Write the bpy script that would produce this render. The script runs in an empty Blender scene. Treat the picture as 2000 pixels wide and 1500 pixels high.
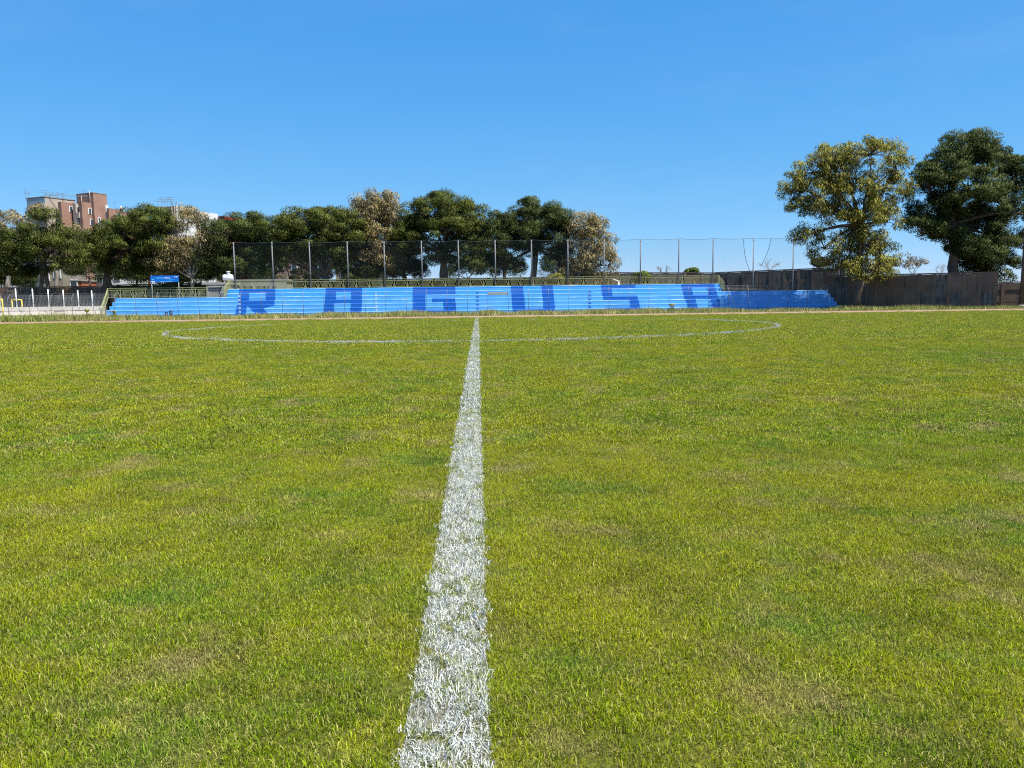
import bpy, math, random
import numpy as np
from mathutils import Matrix, Vector
R = math.radians
sc = bpy.context.scene
col = sc.collection

# ------------------------------------------------------------------ camera
F = 1500.0                       # focal length in photo pixels (2000 x 1500)
CAM = np.array([0.0, 0.0, 0.84])
ROLL = 0.0125
def _cd(x, y):
    v = np.array([(x-1000)/F, (750-y)/F, -1.0]); return v/np.linalg.norm(v)
_Y = _cd(934, 587); _P = _cd(1934, 587-1000*ROLL)
_Z = np.cross(_P, _Y); _Z /= np.linalg.norm(_Z)
_X = np.cross(_Y, _Z)
ROT = np.array([_X, _Y, _Z])     # camera -> world
cam = bpy.data.cameras.new('camera'); cam.sensor_width = 36; cam.lens = 36*F/2000
cam.clip_start = 0.05; cam.clip_end = 20000
camo = bpy.data.objects.new('camera', cam); col.objects.link(camo)
M4 = Matrix.Identity(4)
for i in range(3):
    for j in range(3): M4[i][j] = ROT[i][j]
    M4[i][3] = CAM[i]
camo.matrix_world = M4
sc.camera = camo
def at(x, y, Y):
    """world point at depth Y (metres up the pitch) for a bearing measured in the photo"""
    d = ROT @ _cd(x, y); t = (Y-CAM[1])/d[1]
    return CAM + d*t
def ax(x, Y, y=590): return float(at(x, y, Y)[0])
def az(x, y, Y): return float(at(x, y, Y)[2])

# ------------------------------------------------------------------ light
SUN_EL, SUN_FRONT = 62.0, 34.0
w = bpy.data.worlds.new('World'); sc.world = w; w.use_nodes = True
nt = w.node_tree; nt.nodes.clear()
sky = nt.nodes.new('ShaderNodeTexSky'); sky.sky_type = 'NISHITA'; sky.sun_disc = False
sky.sun_elevation = R(SUN_EL); sky.sun_rotation = R(90+SUN_FRONT)
sky.altitude = 2000; sky.air_density = 1.0; sky.dust_density = 0.1; sky.ozone_density = 10.0
bg = nt.nodes.new('ShaderNodeBackground'); bg.inputs[1].default_value = 0.11
wo = nt.nodes.new('ShaderNodeOutputWorld')
sep = nt.nodes.new('ShaderNodeSeparateColor'); com = nt.nodes.new('ShaderNodeCombineColor')     # the phone's deeper, flatter blue
nt.links.new(sky.outputs[0], sep.inputs[0])
for ch, (k, p) in enumerate(((.55, 1.10), (1.31, .58), (2.84, .28))):
    pw = nt.nodes.new('ShaderNodeMath'); pw.operation = 'POWER'; pw.inputs[1].default_value = p
    ml = nt.nodes.new('ShaderNodeMath'); ml.operation = 'MULTIPLY'; ml.inputs[1].default_value = k
    nt.links.new(sep.outputs[ch], pw.inputs[0]); nt.links.new(pw.outputs[0], ml.inputs[0]); nt.links.new(ml.outputs[0], com.inputs[ch])
# very faint high cirrus all over the sky
tc = nt.nodes.new('ShaderNodeTexCoord'); mp = nt.nodes.new('ShaderNodeMapping'); mp.inputs['Scale'].default_value = (1.2, 1.2, 5.0); mp.inputs['Rotation'].default_value = (.2, .25, .4)
nz = nt.nodes.new('ShaderNodeTexNoise'); nz.inputs['Scale'].default_value = 2.2; nz.inputs['Detail'].default_value = 8; nz.inputs['Roughness'].default_value = .62
rp = nt.nodes.new('ShaderNodeMapRange'); rp.inputs['From Min'].default_value = .52; rp.inputs['From Max'].default_value = .85; rp.inputs['To Max'].default_value = .06
tn = nt.nodes.new('ShaderNodeMix'); tn.data_type = 'RGBA'; tn.inputs[7].default_value = (4.2, 4.6, 5.0, 1)
nt.links.new(tc.outputs['Generated'], mp.inputs[0]); nt.links.new(mp.outputs[0], nz.inputs['Vector']); nt.links.new(nz.outputs['Fac'], rp.inputs[0])
nt.links.new(rp.outputs[0], tn.inputs[0]); nt.links.new(com.outputs[0], tn.inputs[6]); nt.links.new(tn.outputs[2], bg.inputs[0])
nt.links.new(bg.outputs[0], wo.inputs[0])
sl = bpy.data.lights.new('sun', 'SUN'); sl.energy = 4.8; sl.angle = R(0.53); sl.color = (1, .94, .84)
so = bpy.data.objects.new('sun', sl); col.objects.link(so)
sd = Vector((math.cos(R(SUN_EL))*math.cos(R(SUN_FRONT)), -math.cos(R(SUN_EL))*math.sin(R(SUN_FRONT)), math.sin(R(SUN_EL))))
so.rotation_euler = sd.to_track_quat('Z', 'Y').to_euler(); so.location = (60, -30, 80)
vs = sc.view_settings; vs.view_transform = 'Standard'; vs.look = 'None'; vs.exposure = 0.9; vs.gamma = 1.0
sc.cycles.use_denoising = False; sc.cycles.filter_width = 1.1
sc.cycles.max_bounces = 6; sc.cycles.transparent_max_bounces = 8

# ------------------------------------------------------------------ materials
class G:
    def __init__(s, name):
        s.m = bpy.data.materials.new(name); s.m.use_nodes = True
        s.t = s.m.node_tree; s.n = s.t.nodes; s.b = s.n['Principled BSDF']; s.out = s.n['Material Output']
    def new(s, k, **kw):
        n = s.n.new('ShaderNode'+k)
        for a, v in kw.items(): setattr(n, a, v)
        return n
    def link(s, a, b): s.t.links.new(a, b)
    def pos(s): 
        return s.new('NewGeometry').outputs['Position']
    def noise(s, scale, detail=3, vec=None, rough=.55, dist=0):
        n = s.new('TexNoise'); n.inputs['Scale'].default_value = scale; n.inputs['Detail'].default_value = detail
        n.inputs['Roughness'].default_value = rough; n.inputs['Distortion'].default_value = dist
        s.link(vec if vec is not None else s.pos(), n.inputs['Vector']); return n.outputs['Fac']
    def scaled(s, v):
        m = s.new('Mapping'); m.inputs['Scale'].default_value = v; s.link(s.pos(), m.inputs['Vector']); return m.outputs[0]
    def ramp(s, fac, stops):
        r = s.new('ValToRGB'); e = r.color_ramp.elements
        while len(e) < len(stops): e.new(.5)
        for k, (p, c) in zip(e, stops): k.position = p; k.color = (*c, 1) if len(c) == 3 else c
        s.link(fac, r.inputs[0]); return r.outputs[0]
    def mix(s, fac, a, b, mode='MIX'):
        n = s.new('Mix', data_type='RGBA', blend_type=mode)
        for v, i in ((fac, 0), (a, 6), (b, 7)):
            if hasattr(v, 'links'): s.link(v, n.inputs[i])
            elif i == 0: n.inputs[0].default_value = v
            else: n.inputs[i].default_value = (*v, 1)
        return n.outputs[2]
    def math(s, op, a, b=None, clamp=False):
        n = s.new('Math', operation=op, use_clamp=clamp)
        for i, v in enumerate((a, b)):
            if v is None: continue
            if hasattr(v, 'links'): s.link(v, n.inputs[i])
            else: n.inputs[i].default_value = v
        return n.outputs[0]
    def island(s): return s.new('NewGeometry').outputs['Random Per Island']
    def done(s, color, rough=.8, spec=.3, bump=None, bs=.3, bd=.02):
        if hasattr(color, 'links'): s.link(color, s.b.inputs['Base Color'])
        else: s.b.inputs['Base Color'].default_value = (*color, 1)
        s.b.inputs['Roughness'].default_value = rough; s.b.inputs['Specular IOR Level'].default_value = spec
        if bump is not None:
            n = s.new('Bump'); n.inputs['Strength'].default_value = bs; n.inputs['Distance'].default_value = bd
            s.link(bump, n.inputs['Height']); s.link(n.outputs[0], s.b.inputs['Normal'])
        return s.m
    def leafy(s, color, trans=.35, rough=.55, spec=.25):
        s.done(color, rough, spec)
        t = s.new('BsdfTranslucent'); s.link(color, t.inputs[0])
        mx = s.new('MixShader'); mx.inputs[0].default_value = trans
        s.link(s.b.outputs[0], mx.inputs[1]); s.link(t.outputs[0], mx.inputs[2]); s.link(mx.outputs[0], s.out.inputs[0])
        return s.m
def worn(name, a, b, scale=.8, rough=.8, lo=.35, hi=.65, fine=9, amt=.25, spec=.3, bs=.3, bd=.01):
    g = G(name); n1 = g.noise(scale, 6); n2 = g.noise(fine, 4)
    c = g.ramp(n1, [(lo, a), (hi, b)])
    c = g.mix(g.math('MULTIPLY', g.ramp(n2, [(.4, (0,)*3), (.7, (1,)*3)]), amt), c, tuple(x*.55 for x in a))
    return g.done(c, rough, spec, n2, bs, bd)
def plain(name, a, rough=.6, spec=.4, metal=0):
    g = G(name); n = g.noise(14, 4)
    c = g.ramp(n, [(.3, tuple(x*.8 for x in a)), (.7, tuple(min(1, x*1.12) for x in a))])
    m = g.done(c, rough, spec); g.b.inputs['Metallic'].default_value = metal; return m

LX, LW = -0.075, 0.086                    # halfway line: centre and half width
CC, CR = (-0.05, 24.7), 9.15             # centre circle
M = {}
def grass_colour(g, blade):
    """patchy lawn colours, by place on the pitch"""
    p = g.pos()
    big = g.noise(.35, 4, p, .6); med = g.noise(1.7, 4, p, .6); sm = g.noise(7, 3, p, .6)
    c = g.ramp(big, [(.32, (.165, .275, .006)), (.45, (.240, .310, .005)), (.56, (.310, .340, .006)), (.70, (.205, .275, .007))])
    c = g.mix(g.ramp(med, [(.50, (0,)*3), (.68, (.80,)*3)]), c, (.105, .250, .020))        # lush spots
    c = g.mix(g.ramp(g.noise(2.3, 4, g.scaled((1, .9, 1)), .65), [(.54, (0,)*3), (.68, (.85,)*3)]), c, (.385, .325, .125))   # dry spots
    c = g.mix(g.ramp(sm, [(.50, (0,)*3), (.74, (.6,)*3)]), c, (.420, .415, .018))
    c = g.mix(1.0, c, g.ramp(g.noise(2.9, 5, p, .65), [(.34, (.70,)*3), (.50, (.96,)*3), (.68, (1.12,)*3)]), 'MULTIPLY')
    if blade:
        r = g.island()
        c = g.mix(g.ramp(r, [(0, (0,)*3), (.66, (0,)*3), (.74, (.65,)*3), (1, (.85,)*3)]), c, (.41, .355, .125))
        r2 = g.new('TexWhiteNoise', noise_dimensions='1D'); g.link(r, r2.inputs['W'])
        v = g.ramp(r2.outputs['Value'], [(0, (.38,)*3), (1, (1.55,)*3)])
        c = g.mix(1.0, c, v, 'MULTIPLY')
    # line paint sprayed on the grass: halfway line and centre circle
    sp = g.new('SeparateXYZ'); g.link(p, sp.inputs[0]); X, Yc = sp.outputs[0], sp.outputs[1]
    wob = g.math('MULTIPLY', g.math('SUBTRACT', g.noise(14, 4, p, .7), .5), .035)
    d1 = g.math('ADD', g.math('ABSOLUTE', g.math('SUBTRACT', X, LX)), wob)
    m1 = g.math('LESS_THAN', d1, LW-.004)
    dx = g.math('SUBTRACT', X, CC[0]); dy = g.math('SUBTRACT', Yc, CC[1])
    rad = g.math('SQRT', g.math('ADD', g.math('MULTIPLY', dx, dx), g.math('MULTIPLY', dy, dy)))
    m2 = g.math('LESS_THAN', g.math('ADD', g.math('ABSOLUTE', g.math('SUBTRACT', rad, CR)), wob), .05)
    m = g.math('MULTIPLY', g.math('MAXIMUM', m1, m2), g.ramp(g.noise(9, 4, p, .7), [(.41, (.10,)*3), (.55, (.92,)*3)]))
    if blade: m = g.math('MULTIPLY', m, g.math('GREATER_THAN', r2.outputs['Value'], .25))
    c = g.mix(m, c, (.66, .67, .64) if blade else (.46, .47, .42))
    return c
g = G('grass_blade'); M['blade'] = g.leafy(grass_colour(g, True), .36, .6, .07)
g = G('painted_blade'); r = g.island()
pc = g.mix(g.ramp(g.noise(30, 3), [(.50, (0,)*3), (.66, (.55,)*3)]), (.62, .63, .60), (.34, .37, .22))
pc = g.mix(g.ramp(r, [(.80, (0,)*3), (.88, (.9,)*3)]), pc, (.20, .23, .05))
M['paint_blade'] = g.leafy(pc, .18, .6, .25)
g = G('turf_soil'); p = g.pos()
c = g.mix(.72, grass_colour(g, False), (.060, .046, .020))
fine = g.noise(60, 3, p); c = g.mix(g.ramp(fine, [(.35, (.7,)*3), (.6, (0,)*3)]), c, (.035, .038, .010))
M['turf'] = g.done(c, .95, .1, fine, .6, .02)

def earth(name, a, b, c3, fine=25):
    g = G(name); n1 = g.noise(.5, 5); n2 = g.noise(fine, 4)
    c = g.ramp(n1, [(.3, a), (.5, b), (.72, c3)])
    c = g.mix(g.math('MULTIPLY', n2, .5), c, tuple(x*.6 for x in a)); return g.done(c, .95, .1, n2, .5, .02)
M['ground'] = earth('dry_ground', (.10, .085, .045), (.14, .12, .05), (.09, .10, .03))
M['track'] = earth('red_earth', (.28, .175, .115), (.34, .225, .15), (.29, .215, .125))
M['kerb'] = worn('kerb_stone', (.36, .34, .30), (.22, .21, .18), 2)

def paint(name, a, b, wear):
    g = G(name)
    n1 = g.noise(1.0, 5, g.scaled((.35, .35, 2.2)), .6); n2 = g.noise(7, 5); n3 = g.noise(.33, 3, g.scaled((1, 1, .3)))
    c = g.ramp(n1, [(.3, a), (.7, b)])
    c = g.mix(g.ramp(n3, [(.45, (0,)*3), (.75, (.5,)*3)]), c, tuple(x*.72 for x in a))
    c = g.mix(g.ramp(n2, [(.56, (0,)*3), (.74, (wear,)*3)]), c, (.22, .28, .34))
    return g.done(c, .75, .25, n2, .35, .01)
M['sky_blue'] = paint('light_blue_paint', (.040, .310, .68), (.055, .36, .74), .22)
M['pale_blue'] = paint('faded_light_blue_paint', (.080, .340, .66), (.125, .40, .70), .50)
M['royal'] = paint('dark_blue_paint', (.0015, .108, .42), (.004, .135, .48), .15)
M['mid_blue'] = paint('mid_blue_paint', (.115, .350, .74), (.15, .41, .76), .25)
g = G('worn_step_edge'); n = g.noise(1.1, 5, g.scaled((.6, 1, 6)), .7)
M['nosing'] = g.done(g.ramp(n, [(.40, (.06, .28, .58)), (.54, (.16, .36, .58)), (.68, (.40, .48, .56))]), .7, .3)
g = G('dark_step_edge'); n = g.noise(1.1, 5, g.scaled((.6, 1, 6)), .7)
M['nosing_dark'] = g.done(g.ramp(n, [(.48, (.003, .11, .42)), (.62, (.03, .15, .44)), (.76, (.30, .38, .48))]), .7, .3)
M['step_sunlit'] = worn('sunlit_tint_step', (.50, .54, .60), (.36, .44, .56), 4)  # sunlight on the step sides, put into a near-white colour
M['concrete'] = worn('grey_concrete', (.36, .34, .30), (.26, .245, .215), 1.0)
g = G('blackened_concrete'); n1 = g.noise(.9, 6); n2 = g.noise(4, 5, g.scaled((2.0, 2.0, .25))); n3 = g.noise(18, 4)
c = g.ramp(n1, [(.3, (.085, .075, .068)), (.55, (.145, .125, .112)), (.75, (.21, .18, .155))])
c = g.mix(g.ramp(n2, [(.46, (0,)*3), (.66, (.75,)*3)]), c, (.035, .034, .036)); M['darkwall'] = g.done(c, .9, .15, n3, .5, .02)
g = G('shade_tinted_wall'); n3 = g.noise(6, 5); M['shadewall'] = g.done(g.ramp(n3, [(.35, (.012, .016, .008)), (.6, (.035, .042, .018)), (.75, (.06, .06, .03))]), .9, .1, n3, .8, .05)  # plain wall, the overhanging trees' shade put into its near-black colour
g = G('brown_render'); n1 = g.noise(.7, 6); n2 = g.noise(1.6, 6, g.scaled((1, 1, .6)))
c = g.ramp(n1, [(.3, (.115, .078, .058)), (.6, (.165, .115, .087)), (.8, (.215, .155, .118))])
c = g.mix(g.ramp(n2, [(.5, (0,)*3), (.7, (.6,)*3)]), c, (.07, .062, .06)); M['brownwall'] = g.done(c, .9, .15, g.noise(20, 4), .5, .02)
M['limestone'] = worn('white_limestone', (.78, .71, .62), (.66, .58, .50), 1.5, amt=.35, bs=.6, bd=.02)
M['galv'] = plain('galvanised_post', (.52, .52, .50), .5)
M['pole'] = plain('grey_pole', (.19, .195, .205), .6)
M['wire'] = plain('fence_wire', (.16, .17, .18), .6)
M['net'] = plain('dark_net_string', (.045, .06, .065), .8)
M['olive'] = plain('olive_green_rail', (.27, .28, .13), .55)
M['yellow'] = plain('yellow_post', (.75, .56, .06), .5)
M['sign'] = plain('blue_sign_panel', (.003, .14, .55), .45)
M['signpale'] = plain('pale_sign_lettering', (.10, .50, .95), .5)
M['signwhite'] = plain('white_sign_lettering', (.72, .82, .95), .5)
M['tank'] = plain('white_water_tank', (.72, .73, .75), .35)
M['bin'] = plain('navy_bin', (.015, .045, .16), .5)
M['brick'] = worn('red_brick', (.27, .155, .115), (.33, .195, .148), .5, amt=.3)
M['plaster'] = worn('cream_plaster', (.46, .39, .33), (.39, .33, .27), .4)
M['whiteplaster'] = worn('white_plaster', (.62, .62, .61), (.56, .56, .55), .3, amt=.08)
M['greyplaster'] = worn('grey_plaster', (.31, .30, .29), (.25, .24, .235), .3)
M['bluegrey'] = worn('blue_grey_plaster', (.37, .45, .50), (.31, .38, .43), .3)
M['redpanel'] = worn('red_cladding', (.36, .045, .04), (.29, .035, .03), .4)
M['glass'] = plain('window_glass', (.05, .07, .09), .12, .7)
M['frame'] = plain('white_window_frame', (.76, .76, .74), .5)
M['orange'] = plain('orange_wall', (.30, .095, .05), .7)
M['beige'] = worn('beige_wall', (.28, .25, .19), (.22, .19, .145), .6)
M['pink'] = worn('pink_plaster', (.36, .25, .21), (.30, .205, .17), .4)
def foliage(name, cols, trans=.2, scale=.6):
    g = G(name); r = g.island(); n = g.noise(scale, 3)
    c = g.ramp(r, [(i/(len(cols)-1), k) for i, k in enumerate(cols)])
    c = g.mix(1.0, c, g.ramp(n, [(.3, (.60,)*3), (.7, (1.35,)*3)]), 'MULTIPLY')
    return g.leafy(c, trans, .6, .2)
M['pine_olive'] = foliage('olive_pine_needles', [(.062, .090, .017), (.105, .134, .024), (.150, .170, .032), (.085, .117, .024)])
M['pine_dark'] = foliage('dark_pine_needles', [(.043, .070, .019), (.074, .105, .026), (.115, .138, .035), (.057, .086, .024)])
M['euc_tan'] = foliage('tan_eucalyptus_leaves', [(.24, .21, .09), (.38, .31, .145), (.50, .40, .20), (.28, .255, .10)], .25)
M['euc_olive'] = foliage('olive_eucalyptus_leaves', [(.16, .175, .035), (.26, .265, .050), (.37, .335, .072), (.20, .22, .045)], .25)
M['bush'] = foliage('bright_bush_leaves', [(.12, .19, .03), (.20, .28, .045), (.27, .33, .06)], .3)
M['weed'] = foliage('weed_blades', [(.20, .24, .04), (.32, .32, .07), (.45, .38, .16), (.26, .28, .05), (.52, .44, .24)], .3, .8)
M['blossom'] = foliage('yellow_blossom', [(.62, .52, .05), (.72, .62, .12), (.45, .45, .08)], .2)
M['paleflower'] = foliage('pale_blossom', [(.42, .36, .29), (.33, .28, .21), (.26, .23, .15)], .2)
M['bark'] = worn('brown_bark', (.085, .062, .045), (.13, .098, .072), 2, bs=.7, bd=.05)
M['palebark'] = worn('pale_bark', (.30, .26, .21), (.20, .17, .135), 2, bs=.5, bd=.03)
M['twig'] = plain('dry_twig', (.24, .19, .15), .8)

# ------------------------------------------------------------------ mesh helpers
def tag(o, label=None, cat=None, group=None, kind=None):
    if label: o['label'] = label
    if cat: o['category'] = cat
    if group: o['group'] = group
    if kind: o['kind'] = kind
    return o
def link(name, me, mat=None, parent=None):
    o = bpy.data.objects.new(name, me); col.objects.link(o)
    if mat is not None:
        for m in (mat if isinstance(mat, list) else [mat]): me.materials.append(M[m] if isinstance(m, str) else m)
    if parent is not None:
        o.parent = parent; o.matrix_parent_inverse = Matrix.Translation(-Vector(parent.location))
    return o
def empty(name, loc, label, cat, group=None):
    o = bpy.data.objects.new(name, None); col.objects.link(o); o.location = Vector([float(v) for v in loc]); o.empty_display_size = .3
    return tag(o, label, cat, group)
def np_mesh(name, V, T, N=None):
    """fast triangle mesh"""
    me = bpy.data.meshes.new(name); V = np.asarray(V, np.float32); T = np.asarray(T, np.int32)
    me.vertices.add(len(V)); me.vertices.foreach_set('co', V.ravel())
    me.loops.add(T.size); me.loops.foreach_set('vertex_index', T.ravel())
    me.polygons.add(len(T)); me.polygons.foreach_set('loop_start', np.arange(0, T.size, 3, dtype=np.int32))
    me.update(calc_edges=True)
    if N is not None:
        me.polygons.foreach_set('use_smooth', np.ones(len(T), bool)); me.normals_split_custom_set_from_vertices(np.asarray(N, np.float32))
    return me
class MB:
    def __init__(s): s.v = []; s.f = []; s.mi = []; s.smooth = []
    def face(s, pts, mi=0, sm=False):
        b = len(s.v); s.v += [tuple(float(c) for c in p) for p in pts]; s.f.append(tuple(range(b, b+len(pts)))); s.mi.append(mi); s.smooth.append(sm)
    def hexa(s, P, mi=0):
        for q in ((0,3,2,1),(4,5,6,7),(0,1,5,4),(1,2,6,5),(2,3,7,6),(3,0,4,7)): s.face([P[i] for i in q], mi)
    def box(s, c, d, rz=0, mi=0):
        cx, cy, cz = c; hx, hy, hz = d[0]/2, d[1]/2, d[2]/2; ca, sa = math.cos(rz), math.sin(rz)
        P = []
        for z in (-hz, hz):
            for x, y in ((-hx,-hy),(hx,-hy),(hx,hy),(-hx,hy)): P.append((cx+x*ca-y*sa, cy+x*sa+y*ca, cz+z))
        s.hexa(P, mi)
    def tube(s, pts, rad, n=6, mi=0, cap=True):
        pts = [np.array(p, float) for p in pts]; rings = []
        if not hasattr(rad, '__len__'): rad = [rad]*len(pts)
        for i, p in enumerate(pts):
            d = pts[min(i+1, len(pts)-1)]-pts[max(i-1, 0)]; d /= np.linalg.norm(d)+1e-9
            u = np.cross(d, (0, 1, 0) if abs(d[1]) < .9 else (1, 0, 0)); u /= np.linalg.norm(u); v = np.cross(d, u)
            b = len(s.v)
            for k in range(n):
                a = 2*math.pi*k/n; q = p+rad[i]*(math.cos(a)*u+math.sin(a)*v); s.v.append(tuple(q))
            rings.append(b)
        for a, b in zip(rings, rings[1:]):
            for k in range(n):
                s.f.append((a+k, a+(k+1) % n, b+(k+1) % n, b+k)); s.mi.append(mi); s.smooth.append(n > 4)
        if cap:
            s.f.append(tuple(rings[0]+k for k in range(n))[::-1]); s.f.append(tuple(rings[-1]+k for k in range(n)))
            s.mi += [mi, mi]; s.smooth += [False, False]
    def build(s, name, mat, parent=None):
        me = bpy.data.meshes.new(name); me.from_pydata(s.v, [], s.f); 
        o = link(name, me, mat, parent)
        me.polygons.foreach_set('material_index', s.mi); me.polygons.foreach_set('use_smooth', s.smooth); me.update()
        return o

# ------------------------------------------------------------------ ground
ZG = -0.31
def zg(y):
    return ZG*np.clip((np.asarray(y, float)-29)/21, 0, 1)
def sheet(name, x0, x1, ys, dz, mat, label):
    mb = MB()
    for a, b in zip(ys, ys[1:]):
        mb.face([(x0, a, zg(a)+dz), (x1, a, zg(a)+dz), (x1, b, zg(b)+dz), (x0, b, zg(b)+dz)])
    return tag(mb.build(name, mat), label, name.replace('_', ' '), kind='structure')
PY = [-8, 0, 10, 20, 26, 29, 32, 38, 44, 50.0]
sheet('ground', -6000, 6000, [-3000, -8, 0, 29, 50, 120, 9000], -.012, 'ground', 'dry bare earth ground reaching out behind the stand')
pitch = sheet('pitch', -56, 56, PY, 0, 'turf', 'worn grass football pitch with yellowish patches')
sheet('running_track', -75, 75, [50.0, 58.5], .004-.012, 'track', 'reddish dirt running track between pitch and weeds')
mb = MB(); rng = random.Random(5); x = -44
while x < 44:
    l = rng.uniform(.8, 1.2)
    if rng.random() < .5: mb.box((x+l/2, 50.1, ZG+.02+rng.uniform(-.02, .015)), (l-.03, .1, .1), rng.uniform(-.01, .01))
    x += l
tag(mb.build('track_kerb', 'kerb'), 'low broken stone kerb along the inside of the dirt track', 'kerb', kind='structure')

# ------------------------------------------------------------------ grass blades
nr = np.random.default_rng(11)
def blades(n, half, hgt, wid, lean, round_=False):
    """n bent blades over a square of the given half size"""
    base = nr.uniform(-half, half, (n, 2)); L = hgt*nr.uniform(.6, 1.25, n); W = wid*nr.uniform(.6, 1.3, n)
    a = nr.uniform(0, 2*np.pi, n); d = np.stack([np.cos(a), np.sin(a)], 1); t = nr.uniform(0, 2*np.pi, n); s = np.stack([np.cos(t), np.sin(t)], 1)
    le = lean*nr.uniform(.25, 1.3, n)
    V = np.zeros((n, 5, 3)); z0 = -.004
    V[:, 0, :2] = base-s*W[:, None]/2; V[:, 1, :2] = base+s*W[:, None]/2; V[:, :2, 2] = z0
    mid = base+d*(L*.55*np.sin(le*.6))[:, None]; zm = L*.55*np.cos(le*.6)
    V[:, 2, :2] = mid-s*(W*.42)[:, None]; V[:, 3, :2] = mid+s*(W*.42)[:, None]; V[:, 2, 2] = zm; V[:, 3, 2] = zm
    V[:, 4, :2] = mid+d*(L*.5*np.sin(le*1.35))[:, None]; V[:, 4, 2] = np.maximum(zm+L*.5*np.cos(le*1.35), .003)
    T = np.array([[0,1,3],[0,3,2],[2,3,4]])[None]+(np.arange(n)*5)[:, None, None]
    return V.reshape(-1, 3), T.reshape(-1, 3)
def tuft_set(name, k, mat, *a):
    c = bpy.data.collections.new(name)
    for i in range(k):
        V, T = blades(*a); me = np_mesh('tuft', V, T); me.materials.append(M[mat])
        c.objects.link(bpy.data.objects.new('tuft', me))
    return c
def scatter(name, P, coll, k, label, kind='stuff', smin=.8, smax=1.2, tilt=.08):
    n = len(P); me = bpy.data.meshes.new(name); me.vertices.add(n); me.vertices.foreach_set('co', np.asarray(P, np.float32).ravel())
    rot = np.stack([nr.normal(0, tilt, n), nr.normal(0, tilt, n), nr.uniform(0, 6.283, n)], 1).astype(np.float32)
    me.attributes.new('rot', 'FLOAT_VECTOR', 'POINT').data.foreach_set('vector', rot.ravel())
    me.attributes.new('scl', 'FLOAT', 'POINT').data.foreach_set('value', nr.uniform(smin, smax, n).astype(np.float32))
    me.attributes.new('pick', 'INT', 'POINT').data.foreach_set('value', nr.integers(0, k, n).astype(np.int32))
    me.update(); o = link(name, me)
    t = bpy.data.node_groups.new(name, 'GeometryNodeTree')
    t.interface.new_socket('Geometry', in_out='INPUT', socket_type='NodeSocketGeometry'); t.interface.new_socket('Geometry', in_out='OUTPUT', socket_type='NodeSocketGeometry')
    gi = t.nodes.new('NodeGroupInput'); go = t.nodes.new('NodeGroupOutput'); ip = t.nodes.new('GeometryNodeInstanceOnPoints')
    ci = t.nodes.new('GeometryNodeCollectionInfo'); ci.inputs['Collection'].default_value = coll
    ci.inputs['Separate Children'].default_value = True; ci.inputs['Reset Children'].default_value = True
    def na(nm, ty):
        q = t.nodes.new('GeometryNodeInputNamedAttribute'); q.data_type = ty; q.inputs['Name'].default_value = nm; return q.outputs['Attribute']
    t.links.new(gi.outputs[0], ip.inputs['Points']); t.links.new(ci.outputs[0], ip.inputs['Instance'])
    ip.inputs['Pick Instance'].default_value = True
    t.links.new(na('pick', 'INT'), ip.inputs['Instance Index']); t.links.new(na('rot', 'FLOAT_VECTOR'), ip.inputs['Rotation']); t.links.new(na('scl', 'FLOAT'), ip.inputs['Scale'])
    t.links.new(ip.outputs[0], go.inputs[0])
    o.modifiers.new('scatter', 'NODES').node_group = t
    return tag(o, label, 'grass' if 'grass' in name else 'pitch marking', kind=kind)
def field(y0, y1, step, slope=.80, margin=.7):
    ny = int((y1-y0)/step); pts = []
    for i in range(ny):
        y = y0+(i+.5)*step; hw = slope*y+margin; nx = int(2*hw/step)
        xs = -hw+(np.arange(nx)+.5)*step; pts.append(np.stack([xs, np.full(nx, y)], 1))
    P = np.concatenate(pts); P += nr.uniform(-.55, .55, P.shape)*step
    return P
def with_z(P, dz=0): return np.concatenate([P, (zg(P[:, 1])+dz)[:, None]], 1)
_w = [(nr.uniform(2, 9), nr.uniform(0, 6.28), nr.uniform(0, 6.28)) for _ in range(14)]
def thin(P, cut):
    """leave small bare patches of soil"""
    v = sum(np.sin(P[:, 0]*k*np.cos(a)+P[:, 1]*k*np.sin(a)+f) for k, a, f in _w)/len(_w)**.5
    return P[(v < cut) | (nr.uniform(size=len(P)) < .62)]
def off_lines(P, pad, keep):
    d1 = np.abs(P[:, 0]-LX) < LW+pad; d2 = np.abs(np.hypot(P[:, 0]-CC[0], P[:, 1]-CC[1])-CR) < .06+pad
    return P[~((d1 | d2) & (nr.uniform(size=len(P)) > keep))]
K = 8
near = tuft_set('near_tufts', K, 'blade', 330, .075, .0145, .0017, 1.4)
midt = tuft_set('mid_tufts', K, 'blade', 700, .19, .0165, .0036, 1.38)
fart = tuft_set('far_tufts', K, 'blade', 900, .50, .023, .009, 1.32)
P = field(.75, 4.6, .056); P = thin(off_lines(P, -.012, .25), 1.25)
scatter('near_grass', with_z(P), near, K, 'short mown grass blades closest to the camera in the foreground')
P = field(4.3, 14.5, .155, .78, 1.0); P = thin(off_lines(P, .03, .25), 1.3)
scatter('middle_grass', with_z(P), midt, K, 'short mown grass of the pitch this side of the centre circle')
P = field(14, 49.6, .40, .74, 2.0); P = P[np.abs(P[:, 0]) < 44]; P = off_lines(P, .02, .5)
scatter('far_grass', with_z(P), fart, K, 'short mown grass of the pitch around the centre circle and beyond', smin=.75, smax=1.1)
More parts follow.
